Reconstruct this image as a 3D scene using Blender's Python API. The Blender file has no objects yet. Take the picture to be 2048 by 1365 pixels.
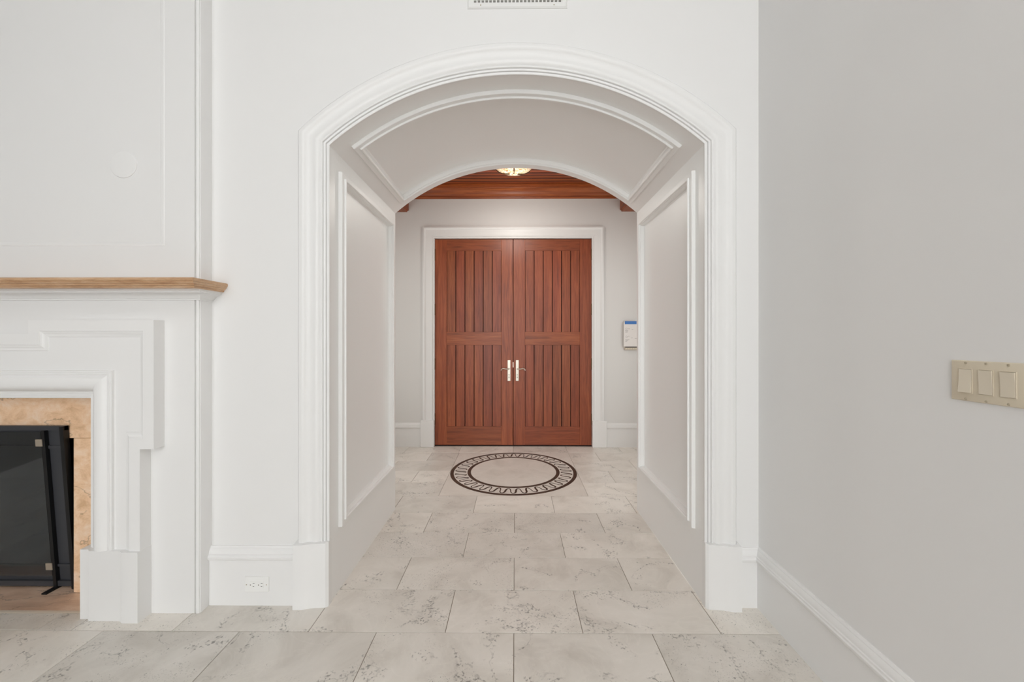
import bpy, bmesh, math, random
from math import sin, cos, pi, radians, sqrt, asin
from mathutils import Vector

random.seed(11)
scene = bpy.context.scene
COL = scene.collection

# ------------------------------------------------------------------ camera
cam_d = bpy.data.cameras.new('camera')
cam = bpy.data.objects.new('camera', cam_d)
COL.objects.link(cam)
cam.location = (0, 0, 1.32)
cam.rotation_euler = (pi / 2, 0, 0.0075)
cam_d.sensor_width = 36
cam_d.lens = 800 / 2048 * 36
cam_d.shift_y = -7.5 / 2048
cam_d.clip_start = 0.05
scene.camera = cam

# ------------------------------------------------------------------ light and exposure
scene.view_settings.view_transform = 'Standard'
scene.view_settings.look = 'None'
scene.view_settings.gamma = 1
scene.view_settings.use_curve_mapping = False
scene.view_settings.exposure = 0.0
scene.cycles.use_denoising = True
scene.cycles.max_bounces = 14
scene.cycles.diffuse_bounces = 10

world = bpy.data.worlds.new('world')
scene.world = world
world.use_nodes = True
bg = world.node_tree.nodes['Background']
bg.inputs['Color'].default_value = (0.97, 0.99, 1.0, 1)
bg.inputs['Strength'].default_value = 4.4


def area_light(name, loc, rot, sx, sy, power, color):
    d = bpy.data.lights.new(name, 'AREA')
    d.shape = 'RECTANGLE'
    d.size, d.size_y = sx, sy
    d.energy = power
    d.color = color
    o = bpy.data.objects.new(name, d)
    o.location = loc
    o.rotation_euler = rot
    COL.objects.link(o)
    return o


# added fill lamps at the foyer's side walls; no opening stands behind them
area_light('foyer_fill', (-1.78, 3.75, 1.5), (0, -pi / 2, 0), 2.2, 1.4, 11.5, (0.95, 1.0, 0.99))
area_light('foyer_fill', (1.78, 3.75, 1.5), (0, pi / 2, 0), 2.2, 1.4, 11.5, (0.95, 1.0, 0.99))

# soft overhead lamp out of view, added to brighten the living room floor
area_light('overhead_fill', (0.2, -0.9, 4.25), (0, 0, 0), 1.6, 1.6, 37, (1.0, 0.99, 0.98))


# ------------------------------------------------------------------ materials
def new_mat(name):
    m = bpy.data.materials.new(name)
    m.use_nodes = True
    nt = m.node_tree
    return m, nt, nt.nodes['Principled BSDF']


def srgb(h):
    c = [int(h[i:i + 2], 16) / 255 for i in (0, 2, 4)]
    return tuple((x / 12.92 if x <= 0.04045 else ((x + 0.055) / 1.055) ** 2.4) for x in c) + (1,)


def plain(name, col, rough=0.5, metal=0.0, spec=0.5):
    m, nt, b = new_mat(name)
    b.inputs['Base Color'].default_value = col
    b.inputs['Roughness'].default_value = rough
    b.inputs['Metallic'].default_value = metal
    b.inputs['Specular IOR Level'].default_value = spec
    return m


def paint(name, col, rough=0.5, spec=0.3):
    """wall paint: faint roller texture"""
    m, nt, b = new_mat(name)
    N, L = nt.nodes, nt.links
    b.inputs['Base Color'].default_value = col
    b.inputs['Roughness'].default_value = rough
    b.inputs['Specular IOR Level'].default_value = spec
    tc = N.new('ShaderNodeTexCoord')
    nz = N.new('ShaderNodeTexNoise')
    nz.inputs['Scale'].default_value = 160
    L.new(tc.outputs['Object'], nz.inputs['Vector'])
    bp = N.new('ShaderNodeBump')
    bp.inputs['Strength'].default_value = 0.02
    bp.inputs['Distance'].default_value = 0.002
    L.new(nz.outputs['Fac'], bp.inputs['Height'])
    L.new(bp.outputs['Normal'], b.inputs['Normal'])
    return m


def ramp(N, stops):
    r = N.new('ShaderNodeValToRGB')
    e = r.color_ramp.elements
    while len(e) < len(stops):
        e.new(0.5)
    for k, (p, c) in zip(e, stops):
        k.position = p
        k.color = c
    return r


def mixrgb(N, L, a, b, fac, mode='MIX'):
    m = N.new('ShaderNodeMix')
    m.data_type = 'RGBA'
    m.blend_type = mode
    for sock, v in ((m.inputs[0], fac), (m.inputs[6], a), (m.inputs[7], b)):
        if hasattr(v, 'links'):
            L.new(v, sock)
        else:
            sock.default_value = v
    return m.outputs[2]


def math_node(N, L, op, a, b=None):
    m = N.new('ShaderNodeMath')
    m.operation = op
    for i, v in enumerate((a, b)):
        if v is None:
            continue
        if hasattr(v, 'links'):
            L.new(v, m.inputs[i])
        else:
            m.inputs[i].default_value = v
    return m.outputs[0]


def limestone(name, dark, mid, light, pit=0.55, rough=0.36, tint=0.08):
    """honed limestone: cloudy ground, pale veins and clusters of small dark pits; each tile differs"""
    m, nt, b = new_mat(name)
    N, L = nt.nodes, nt.links
    tc = N.new('ShaderNodeTexCoord')
    oi = N.new('ShaderNodeObjectInfo')
    geo = N.new('ShaderNodeNewGeometry')
    off = N.new('ShaderNodeVectorMath')
    off.operation = 'SCALE'
    cmb = N.new('ShaderNodeCombineXYZ')
    L.new(oi.outputs['Random'], cmb.inputs[0])
    r2 = math_node(N, L, 'MULTIPLY', oi.outputs['Random'], 7.31)
    L.new(math_node(N, L, 'FRACT', r2), cmb.inputs[1])
    r3 = math_node(N, L, 'FRACT', math_node(N, L, 'MULTIPLY', oi.outputs['Random'], 53.7))
    L.new(r3, cmb.inputs[2])
    L.new(cmb.outputs[0], off.inputs[0])
    off.inputs['Scale'].default_value = 40
    add = N.new('ShaderNodeVectorMath')
    add.operation = 'ADD'
    L.new(geo.outputs['Position'], add.inputs[0])
    L.new(off.outputs[0], add.inputs[1])
    P = add.outputs[0]
    # clouds
    n1 = N.new('ShaderNodeTexNoise')
    n1.inputs['Scale'].default_value = 3.2
    n1.inputs['Detail'].default_value = 7
    n1.inputs['Roughness'].default_value = 0.62
    n1.inputs['Distortion'].default_value = 0.8
    L.new(P, n1.inputs['Vector'])
    base = ramp(N, [(0.28, dark), (0.5, mid), (0.74, light)])
    L.new(n1.outputs['Fac'], base.inputs['Fac'])
    col = base.outputs['Color']
    # pale veins
    n2 = N.new('ShaderNodeTexNoise')
    n2.inputs['Scale'].default_value = 4.5
    n2.inputs['Detail'].default_value = 9
    n2.inputs['Distortion'].default_value = 1.3
    L.new(P, n2.inputs['Vector'])
    v = math_node(N, L, 'ABSOLUTE', math_node(N, L, 'SUBTRACT', n2.outputs['Fac'], 0.5))
    vr = ramp(N, [(0.0, (1, 1, 1, 1)), (0.022, (0, 0, 0, 1))])
    L.new(v, vr.inputs['Fac'])
    lite = tuple(min(1, c * 1.22) for c in light[:3]) + (1,)
    col = mixrgb(N, L, col, lite, math_node(N, L, 'MULTIPLY', vr.outputs['Color'], 0.10))
    # pits in clusters
    vo = N.new('ShaderNodeTexVoronoi')
    vo.inputs['Scale'].default_value = 105
    dist = N.new('ShaderNodeTexNoise')
    dist.inputs['Scale'].default_value = 30
    L.new(P, dist.inputs['Vector'])
    wob = N.new('ShaderNodeVectorMath')
    wob.operation = 'SCALE'
    L.new(dist.outputs['Color'], wob.inputs[0])
    wob.inputs['Scale'].default_value = 0.05
    ad2 = N.new('ShaderNodeVectorMath')
    L.new(P, ad2.inputs[0])
    L.new(wob.outputs[0], ad2.inputs[1])
    L.new(ad2.outputs[0], vo.inputs['Vector'])
    pr = ramp(N, [(0.22, (1, 1, 1, 1)), (0.35, (0, 0, 0, 1))])
    L.new(vo.outputs['Distance'], pr.inputs['Fac'])
    n3 = N.new('ShaderNodeTexNoise')
    n3.inputs['Scale'].default_value = 3.6
    n3.inputs['Detail'].default_value = 3
    n3.inputs['Distortion'].default_value = 1.6
    L.new(P, n3.inputs['Vector'])
    thr = math_node(N, L, 'ADD', n3.outputs['Fac'], math_node(N, L, 'MULTIPLY', math_node(N, L, 'SUBTRACT', r3, 0.5), 0.24))
    cl = ramp(N, [(0.545, (0, 0, 0, 1)), (0.61, (1, 1, 1, 1))])
    L.new(thr, cl.inputs['Fac'])
    pitf = math_node(N, L, 'MULTIPLY', pr.outputs['Color'], cl.outputs['Color'])
    # thin dark cracks
    n4 = N.new('ShaderNodeTexNoise')
    n4.inputs['Scale'].default_value = 2.6
    n4.inputs['Detail'].default_value = 9
    n4.inputs['Distortion'].default_value = 0.5
    L.new(P, n4.inputs['Vector'])
    cv = math_node(N, L, 'ABSOLUTE', math_node(N, L, 'SUBTRACT', n4.outputs['Fac'], 0.47))
    cr = ramp(N, [(0.0, (1, 1, 1, 1)), (0.006, (0, 0, 0, 1))])
    L.new(cv, cr.inputs['Fac'])
    n5 = N.new('ShaderNodeTexNoise')
    n5.inputs['Scale'].default_value = 9
    L.new(P, n5.inputs['Vector'])
    cm = ramp(N, [(0.46, (0, 0, 0, 1)), (0.56, (1, 1, 1, 1))])
    L.new(n5.outputs['Fac'], cm.inputs['Fac'])
    crf = math_node(N, L, 'MULTIPLY', cr.outputs['Color'], cm.outputs['Color'])
    # irregular specks strung along the cracks
    n6 = N.new('ShaderNodeTexNoise')
    n6.inputs['Scale'].default_value = 85
    n6.inputs['Detail'].default_value = 2
    n6.inputs['Roughness'].default_value = 0.4
    L.new(P, n6.inputs['Vector'])
    sp = ramp(N, [(0.57, (0, 0, 0, 1)), (0.64, (1, 1, 1, 1))])
    L.new(n6.outputs['Fac'], sp.inputs['Fac'])
    band = ramp(N, [(0.006, (1, 1, 1, 1)), (0.035, (0, 0, 0, 1))])
    L.new(cv, band.inputs['Fac'])
    strung = math_node(N, L, 'MULTIPLY', math_node(N, L, 'MULTIPLY', band.outputs['Color'], sp.outputs['Color']), cm.outputs['Color'])
    pitf = math_node(N, L, 'MULTIPLY', pitf, math_node(N, L, 'ADD', math_node(N, L, 'MULTIPLY', sp.outputs['Color'], 0.75), 0.25))
    marks = math_node(N, L, 'MAXIMUM', math_node(N, L, 'MAXIMUM', pitf, strung), math_node(N, L, 'MULTIPLY', crf, 0.5))
    pitc = tuple(c * 0.26 for c in dark[:3]) + (1,)
    col = mixrgb(N, L, col, pitc, math_node(N, L, 'MULTIPLY', marks, pit))
    # tile to tile tone
    tn = math_node(N, L, 'ADD', math_node(N, L, 'MULTIPLY', oi.outputs['Random'], 2 * tint), 1 - tint)
    hv = N.new('ShaderNodeHueSaturation')
    L.new(col, hv.inputs['Color'])
    L.new(tn, hv.inputs['Value'])
    L.new(hv.outputs['Color'], b.inputs['Base Color'])
    b.inputs['Roughness'].default_value = rough
    b.inputs['Specular IOR Level'].default_value = 0.4
    bp = N.new('ShaderNodeBump')
    bp.inputs['Strength'].default_value = 0.25
    bp.inputs['Distance'].default_value = 0.002
    L.new(math_node(N, L, 'SUBTRACT', 1.0, marks), bp.inputs['Height'])
    L.new(bp.outputs['Normal'], b.inputs['Normal'])
    return m


def wood(name, grain, dark, mid, light, rough=0.38, spec=0.5):
    """mahogany with the grain along one axis; boards differ in tone"""
    m, nt, b = new_mat(name)
    N, L = nt.nodes, nt.links
    geo = N.new('ShaderNodeNewGeometry')
    oi = N.new('ShaderNodeObjectInfo')
    mp = N.new('ShaderNodeMapping')
    sc = {'z': (26, 26, 1.6), 'x': (1.6, 26, 26), 'y': (26, 1.6, 26)}[grain]
    mp.inputs['Scale'].default_value = sc
    cmb = N.new('ShaderNodeCombineXYZ')
    s = math_node(N, L, 'MULTIPLY', oi.outputs['Random'], 37.0)
    for i in range(3):
        L.new(s, cmb.inputs[i])
    add = N.new('ShaderNodeVectorMath')
    L.new(geo.outputs['Position'], add.inputs[0])
    L.new(cmb.outputs[0], add.inputs[1])
    L.new(add.outputs[0], mp.inputs['Vector'])
    n1 = N.new('ShaderNodeTexNoise')
    n1.inputs['Scale'].default_value = 1.0
    n1.inputs['Detail'].default_value = 6
    n1.inputs['Roughness'].default_value = 0.6
    n1.inputs['Distortion'].default_value = 0.7
    L.new(mp.outputs[0], n1.inputs['Vector'])
    r = ramp(N, [(0.25, dark), (0.5, mid), (0.78, light)])
    L.new(n1.outputs['Fac'], r.inputs['Fac'])
    n2 = N.new('ShaderNodeTexNoise')
    mp2 = N.new('ShaderNodeMapping')
    mp2.inputs['Scale'].default_value = tuple(v * (14 if v > 5 else 5) for v in sc)
    L.new(add.outputs[0], mp2.inputs['Vector'])
    L.new(mp2.outputs[0], n2.inputs['Vector'])
    n2.inputs['Scale'].default_value = 1.0
    pore = ramp(N, [(0.36, (0.62, 0.62, 0.62, 1)), (0.52, (1, 1, 1, 1))])
    L.new(n2.outputs['Fac'], pore.inputs['Fac'])
    col = mixrgb(N, L, r.outputs['Color'], pore.outputs['Color'], 0.7, 'MULTIPLY')
    hv = N.new('ShaderNodeHueSaturation')
    L.new(col, hv.inputs['Color'])
    L.new(math_node(N, L, 'ADD', math_node(N, L, 'MULTIPLY', oi.outputs['Random'], 0.26), 0.87), hv.inputs['Value'])
    L.new(math_node(N, L, 'ADD', math_node(N, L, 'MULTIPLY', math_node(N, L, 'FRACT', math_node(N, L, 'MULTIPLY', oi.outputs['Random'], 9.7)), 0.006), 0.497), hv.inputs['Hue'])
    L.new(hv.outputs['Color'], b.inputs['Base Color'])
    b.inputs['Roughness'].default_value = rough
    b.inputs['Specular IOR Level'].default_value = spec
    bp = N.new('ShaderNodeBump')
    bp.inputs['Strength'].default_value = 0.12
    bp.inputs['Distance'].default_value = 0.001
    L.new(n2.outputs['Fac'], bp.inputs['Height'])
    L.new(bp.outputs['Normal'], b.inputs['Normal'])
    return m


def marble(name, dark, mid, light, scale=5.0, stretch=(1, 1, 1), rough=0.3, crack=True):
    m, nt, b = new_mat(name)
    N, L = nt.nodes, nt.links
    geo = N.new('ShaderNodeNewGeometry')
    mp = N.new('ShaderNodeMapping')
    mp.inputs['Scale'].default_value = stretch
    L.new(geo.outputs['Position'], mp.inputs['Vector'])
    n1 = N.new('ShaderNodeTexNoise')
    n1.inputs['Scale'].default_value = scale
    n1.inputs['Detail'].default_value = 9
    n1.inputs['Roughness'].default_value = 0.74
    n1.inputs['Distortion'].default_value = 0.45
    L.new(mp.outputs[0], n1.inputs['Vector'])
    r = ramp(N, [(0.26, dark), (0.5, mid), (0.72, light)])
    L.new(n1.outputs['Fac'], r.inputs['Fac'])
    col = r.outputs['Color']
    if crack:
        n2 = N.new('ShaderNodeTexNoise')
        n2.inputs['Scale'].default_value = 3.1
        n2.inputs['Detail'].default_value = 8
        L.new(mp.outputs[0], n2.inputs['Vector'])
        cv = math_node(N, L, 'ABSOLUTE', math_node(N, L, 'SUBTRACT', n2.outputs['Fac'], 0.5))
        cr = ramp(N, [(0.0, (1, 1, 1, 1)), (0.007, (0, 0, 0, 1))])
        L.new(cv, cr.inputs['Fac'])
        col = mixrgb(N, L, col, tuple(c * 0.4 for c in dark[:3]) + (1,), math_node(N, L, 'MULTIPLY', cr.outputs['Color'], 0.6))
    L.new(col, b.inputs['Base Color'])
    b.inputs['Roughness'].default_value = rough
    return m


W_WALL = paint('white_wall_paint', (0.80, 0.797, 0.79, 1), 0.55, 0.25)
W_DIM = paint('bounce_dimming_paint', (0.42, 0.41, 0.39, 1), 0.6, 0.2)  # unseen walls and ceiling, darkened to cut light bounced onto the right wall
W_TRIM = paint('white_trim_paint', (0.825, 0.822, 0.815, 1), 0.38, 0.4)
W_LINING = paint('brightened_lining_paint', (0.86, 0.86, 0.85, 1), 0.38, 0.4)  # trim white made lighter to lift the light inside the passage
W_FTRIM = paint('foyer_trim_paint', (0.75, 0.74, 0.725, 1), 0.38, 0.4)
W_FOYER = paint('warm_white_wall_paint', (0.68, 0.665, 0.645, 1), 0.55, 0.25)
TILE = limestone('limestone_tile', srgb('CCC6BD'), srgb('DFDAD2'), srgb('E8E3DC'), pit=0.75)
INLAYGROUND = limestone('medallion_limestone', srgb('CFC9C0'), srgb('DBD5CD'), srgb('E3DED6'), pit=0.15, tint=0.02)
GROUT = plain('grout', srgb('958A7E'), 0.9, spec=0.1)
DARKSTONE = limestone('dark_inlay_stone', srgb('332A24'), srgb('43382F'), srgb('57493E'), pit=0.3, tint=0.05)
WOOD_V = wood('mahogany_vertical', 'z', srgb('6F331C'), srgb('8F4727'), srgb('A65C37'))
WOOD_H = wood('mahogany_horizontal', 'x', srgb('6F331C'), srgb('8F4727'), srgb('A65C37'))
CEIL_X = wood('ceiling_mahogany', 'x', srgb('6E3218'), srgb('95481F'), srgb('B4632F'), rough=0.42)
CEIL_Y = wood('beam_mahogany', 'y', srgb('6E3218'), srgb('95481F'), srgb('B4632F'), rough=0.42)
GROOVE = plain('dark_groove_edge', srgb('3E170A'), 0.6)
DARKGAP = plain('dark_gap', srgb('24120C'), 0.8)
MARBLE = marble('tan_marble', srgb('CDA276'), srgb('F0CBA6'), srgb('FCE6D2'), 10, (1, 1, 1.5))
SHELFM = marble('tan_marble_shelf', srgb('A67C5C'), srgb('C8A27E'), srgb('DDC0A2'), 9, (1, 1, 6), crack=False)
HEARTHM = marble('brown_hearth_stone', srgb('B0907A'), srgb('D2B39B'), srgb('E6CDB8'), 5, (0.8, 2.2, 1))
EDGEM = plain('pale_edge_stone', srgb('D5C9BA'), 0.5)
BLACK = plain('black_metal', srgb('0E0F11'), 0.45, 0.0, 0.4)
CHAR = plain('charcoal_metal', srgb('3B3C40'), 0.5, 0.0, 0.4)
SOOT = plain('sooty_firebrick', srgb('2A2826'), 0.9)
CLIP = plain('brushed_clip_metal', srgb('A79B8C'), 0.4, 0.3)
NICKEL = plain('polished_nickel', srgb('CFC8BB'), 0.36, 1.0)
BRONZE = plain('aged_bronze', srgb('6A5742'), 0.4, 0.9)
ALMOND = plain('almond_plastic', srgb('D6CBB6'), 0.38)
ALMOND2 = plain('almond_rocker_plastic', srgb('DAD0BD'), 0.25)
WHITEP = plain('white_plastic', srgb('EEEEEC'), 0.35)
SLOT = plain('dark_slot', srgb('4A4642'), 0.8)
SCREW = plain('screw_metal', srgb('B3A893'), 0.4, 0.3)
VENTW = plain('white_vent_metal', srgb('E6E6E4'), 0.4)
DUCT = plain('duct_shadow_grey', srgb('8A8884'), 0.8)
PAPER = plain('white_paper', srgb('E4DFDB'), 0.8)
INK = plain('grey_print', srgb('9A948F'), 0.8)
TAPE = plain('blue_masking_tape', srgb('3F74B8'), 0.6)
KEYP = plain('beige_keypad_plastic', srgb('BDB1A2'), 0.5)

glass_m, _nt, _b = new_mat('clear_glass')
_b.inputs['Base Color'].default_value = (0.75, 0.80, 0.82, 1)
_b.inputs['Roughness'].default_value = 0.03
_b.inputs['Transmission Weight'].default_value = 1.0
_b.inputs['IOR'].default_value = 1.45
GLASS = glass_m

bowl_m, _nt, _b = new_mat('alabaster_bowl')
_N, _L = _nt.nodes, _nt.links
_t = _N.new('ShaderNodeTexCoord')
_n = _N.new('ShaderNodeTexNoise')
_n.inputs['Scale'].default_value = 26
_n.inputs['Detail'].default_value = 5
_n.inputs['Distortion'].default_value = 2.5
_L.new(_t.outputs['Object'], _n.inputs['Vector'])
_r = ramp(_N, [(0.40, srgb('8E6844')), (0.5, srgb('C6A680')), (0.62, srgb('E8D8C0'))])
_L.new(_n.outputs['Fac'], _r.inputs['Fac'])
_L.new(_r.outputs['Color'], _b.inputs['Base Color'])
_L.new(_r.outputs['Color'], _b.inputs['Emission Color'])
_b.inputs['Emission Strength'].default_value = 0.28
_b.inputs['Roughness'].default_value = 0.3
BOWL = bowl_m


# ------------------------------------------------------------------ building helpers
OFF = {}


class MB:
    def __init__(self):
        self.v, self.f = [], []

    def vert(self, p):
        self.v.append(tuple(p))
        return len(self.v) - 1

    def quad(self, a, b, c, d):
        n = len(self.v)
        self.v += [tuple(a), tuple(b), tuple(c), tuple(d)]
        self.f.append((n, n + 1, n + 2, n + 3))
        return self

    def box(self, x0, x1, y0, y1, z0, z1, ch=0.0):
        if ch <= 0:
            n = len(self.v)
            self.v += [(x, y, z) for z in (z0, z1) for y in (y0, y1) for x in (x0, x1)]
            self.f += [(n, n + 2, n + 3, n + 1), (n + 4, n + 5, n + 7, n + 6), (n, n + 1, n + 5, n + 4),
                       (n + 2, n + 6, n + 7, n + 3), (n, n + 4, n + 6, n + 2), (n + 1, n + 3, n + 7, n + 5)]
            return self
        bm = bmesh.new()
        bmesh.ops.create_cube(bm, size=1)
        for v in bm.verts:
            v.co = ((x0 + x1) / 2 + v.co.x * (x1 - x0), (y0 + y1) / 2 + v.co.y * (y1 - y0), (z0 + z1) / 2 + v.co.z * (z1 - z0))
        bmesh.ops.bevel(bm, geom=bm.edges[:], offset=ch, segments=1, affect='EDGES')
        self.add_bm(bm)
        bm.free()
        return self

    def add_bm(self, bm):
        n = len(self.v)
        bm.verts.index_update()
        self.v += [tuple(v.co) for v in bm.verts]
        self.f += [tuple(n + v.index for v in f.verts) for f in bm.faces]

    def strip(self, rows, close_rows=False, close_cols=False):
        """rows: lists of points of equal length; faces between neighbours"""
        n = len(self.v)
        w = len(rows[0])
        for r in rows:
            self.v += [tuple(p) for p in r]
        R = len(rows)
        for i in range(R if close_rows else R - 1):
            for j in range(w if close_cols else w - 1):
                a = n + i * w + j
                b = n + i * w + (j + 1) % w
                c = n + ((i + 1) % R) * w + (j + 1) % w
                d = n + ((i + 1) % R) * w + j
                self.f.append((a, b, c, d))
        return self

    def poly(self, pts):
        n = len(self.v)
        self.v += [tuple(p) for p in pts]
        self.f.append(tuple(range(n, n + len(pts))))
        return self

    def prism(self, pts2, f0, f1):
        """closed outline extruded; f0 and f1 turn a 2-D point into 3-D at either end"""
        a = [f0(p) for p in pts2]
        b = [f1(p) for p in pts2]
        self.strip([a, b], close_cols=True)
        self.poly(a)
        self.poly(b)
        return self

    def lathe(self, prof, c, n=32, axis='z'):
        rows = []
        for r, h in prof:
            row = []
            for k in range(n):
                t = 2 * pi * k / n
                if axis == 'z':
                    row.append((c[0] + r * cos(t), c[1] + r * sin(t), c[2] + h))
                elif axis == 'y':
                    row.append((c[0] + r * cos(t), c[1] + h, c[2] + r * sin(t)))
                else:
                    row.append((c[0] + h, c[1] + r * cos(t), c[2] + r * sin(t)))
            rows.append(row)
        self.strip(rows, close_cols=True)
        return self

    def tube(self, pts, rad, n=8):
        rows = []
        P = [Vector(p) for p in pts]
        for i, p in enumerate(P):
            d = (P[min(i + 1, len(P) - 1)] - P[max(i - 1, 0)]).normalized()
            u = d.orthogonal().normalized() if i == 0 else (u0 - d * u0.dot(d)).normalized()
            u0 = u
            w = d.cross(u)
            r = rad[i] if isinstance(rad, (list, tuple)) else rad
            rows.append([p + (u * cos(2 * pi * k / n) + w * sin(2 * pi * k / n)) * r for k in range(n)])
        self.strip(rows, close_cols=True)
        self.poly(rows[0])
        self.poly(rows[-1])
        return self

    def build(self, name, mat, parent=None, smooth=True, loc=None):
        off = OFF.get(parent.name, (0, 0, 0)) if parent else (loc or (0, 0, 0))
        me = bpy.data.meshes.new(name)
        me.from_pydata([(v[0] - off[0], v[1] - off[1], v[2] - off[2]) for v in self.v], [], self.f)
        bm = bmesh.new()
        bm.from_mesh(me)
        bmesh.ops.remove_doubles(bm, verts=bm.verts[:], dist=1e-5)
        bmesh.ops.recalc_face_normals(bm, faces=bm.faces[:])
        bm.to_mesh(me)
        bm.free()
        if smooth:
            me.polygons.foreach_set('use_smooth', [True] * len(me.polygons))
            me.set_sharp_from_angle(angle=radians(32))
        me.materials.append(mat)
        o = bpy.data.objects.new(name, me)
        COL.objects.link(o)
        if parent:
            o.parent = parent
        else:
            o.location = off
        OFF[o.name] = off
        return o


def thing(name, label, cat, loc, group=None):
    o = bpy.data.objects.new(name, None)
    COL.objects.link(o)
    o.location = loc
    o.empty_display_size = 0.05
    OFF[o.name] = tuple(loc)
    o['label'] = label
    o['category'] = cat
    if group:
        o['group'] = group
    return o


def struct(o, label=None):
    o['kind'] = 'structure'
    if label:
        o['label'] = label
    return o


def struct_root(name, loc, label):
    o = bpy.data.objects.new(name, None)
    COL.objects.link(o)
    o.location = loc
    OFF[o.name] = tuple(loc)
    return struct(o, label)


def piece(name, mesh_obj, parent, loc=(0, 0, 0)):
    """a further piece that shares its mesh with one already built"""
    o = mesh_obj.copy()
    o.name = name
    COL.objects.link(o)
    o.parent = parent
    o.location = loc
    OFF[o.name] = OFF[mesh_obj.name]
    return o


def darken_edges(o, axis, mat):
    """the tongue-and-groove edges of a board are coloured darker than its face so the grooves show"""
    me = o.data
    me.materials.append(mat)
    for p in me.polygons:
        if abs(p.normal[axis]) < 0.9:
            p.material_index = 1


def offset_poly(pts, d):
    """open 2-D polyline moved to its left by d, mitred"""
    out = []
    n = len(pts)
    for i, p in enumerate(pts):
        ns = []
        if i > 0:
            a = pts[i - 1]
            l = sqrt((p[0] - a[0]) ** 2 + (p[1] - a[1]) ** 2)
            ns.append((-(p[1] - a[1]) / l, (p[0] - a[0]) / l))
        if i < n - 1:
            a = pts[i + 1]
            l = sqrt((a[0] - p[0]) ** 2 + (a[1] - p[1]) ** 2)
            ns.append((-(a[1] - p[1]) / l, (a[0] - p[0]) / l))
        if len(ns) == 1:
            out.append((p[0] + ns[0][0] * d, p[1] + ns[0][1] * d))
        else:
            mx, my = ns[0][0] + ns[1][0], ns[0][1] + ns[1][1]
            k = 2 * d / (mx * mx + my * my)
            out.append((p[0] + mx * k, p[1] + my * k))
    return out


def moulding(name, path_fn, prof, to3d, mat, parent=None, closed=False, caps=False):
    mb = MB()
    rows = [[to3d(a, b, p) for a, b in path_fn(d)] for d, p in prof]
    mb.strip(rows, close_cols=closed)
    if caps and not closed:
        mb.poly([r[0] for r in rows])
        mb.poly([r[-1] for r in rows])
    return mb.build(name, mat, parent)


# ------------------------------------------------------------------ measures of the place
YW = 1.975            # face of the wall with the arch
YF = 3.06             # foyer end of the arched passage
XL, XR = -0.918, 0.931
XC = (XL + XR) / 2
HW = (XR - XL) / 2
ZS, ZK = 2.270, 2.615  # springing and crown of the vault
SAG = ZK - ZS
RA = (HW * HW + SAG * SAG) / (2 * SAG)
ZC = ZK - RA
ANG = asin(HW / RA)
XWR = 1.197           # right wall
XWL = -5.6
ROOMZ = 4.3
YB = -4.5
YD = 4.82             # foyer end wall
FX = 1.85             # foyer half width
CEILZ = 3.131
XM = -2.95            # middle of the fireplace
YBR = 1.900           # face of the chimney breast
XBR = -1.505
NARC = 40

# ------------------------------------------------------------------ walls
def arch_wall(name, y0, y1, x0, x1, ztop, mat, fire=False):
    # the opening is cut a little wider than the finished lining
    mb = MB()
    xl, xr, ra = XL - 0.015, XR + 0.015, RA + 0.015
    an = asin((HW + 0.015) / ra)
    if fire:
        fx0, fx1, fz = XM - 0.95, XM + 0.95, 1.05
        mb.box(x0, fx0, y0, y1, 0, ztop)
        mb.box(fx0, fx1, y0, y1, fz, ztop)
        mb.box(fx1, xl, y0, y1, 0, ztop)
    else:
        mb.box(x0, xl, y0, y1, 0, ztop)
    mb.box(xr, x1, y0, y1, 0, ztop)
    lo = []
    for k in range(NARC + 1):
        t = -an + 2 * an * k / NARC
        lo.append((XC + ra * sin(t), ZC + ra * cos(t)))
    mb.strip([[(x, y0, z) for x, z in lo], [(x, y0, ztop) for x, z in lo], [(x, y1, ztop) for x, z in lo], [(x, y1, z) for x, z in lo]], close_rows=True)
    return struct(mb.build(name, mat, smooth=False))


arch_wall('wall_front', YW, YW + 0.05, XWL, XWR + 0.1, ROOMZ, W_WALL, fire=True)
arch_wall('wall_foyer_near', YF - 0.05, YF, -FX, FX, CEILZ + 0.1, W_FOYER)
struct(MB().box(XWR, XWR + 0.1, YB, YW, 0, ROOMZ).build('wall_right', W_WALL))
struct(MB().box(XWL - 0.1, XWL, YB, YW + 0.05, 0, ROOMZ).build('wall_left', W_DIM))
WX0, WX1, WZ0, WZ1 = -3.0, 0.7, 0.0, 4.1   # tall window opening behind the camera
mb = MB()
mb.box(XWL, WX0, YB - 0.15, YB, 0, ROOMZ)
mb.box(WX1, XWR, YB - 0.15, YB, 0, ROOMZ)
mb.box(WX0, WX1, YB - 0.15, YB, WZ1, ROOMZ)
struct(mb.build('wall_back', W_DIM, smooth=False))
struct(MB().box(XWL, XWR, YB, YW, ROOMZ, ROOMZ + 0.1).build('ceiling', W_DIM))
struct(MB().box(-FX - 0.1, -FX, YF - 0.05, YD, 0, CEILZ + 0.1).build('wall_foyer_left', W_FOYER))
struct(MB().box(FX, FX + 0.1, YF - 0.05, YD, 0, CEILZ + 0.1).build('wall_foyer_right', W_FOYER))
DX0, DX1, DZ = -0.975, 0.930, 2.520     # doorway
mb = MB()
mb.box(-FX - 0.1, DX0, YD, YD + 0.12, 0, CEILZ + 0.1)
mb.box(DX1, FX + 0.1, YD, YD + 0.12, 0, CEILZ + 0.1)
mb.box(DX0, DX1, YD, YD + 0.12, DZ, CEILZ + 0.1)
struct(mb.build('wall_foyer_end', W_FOYER, smooth=False))

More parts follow.
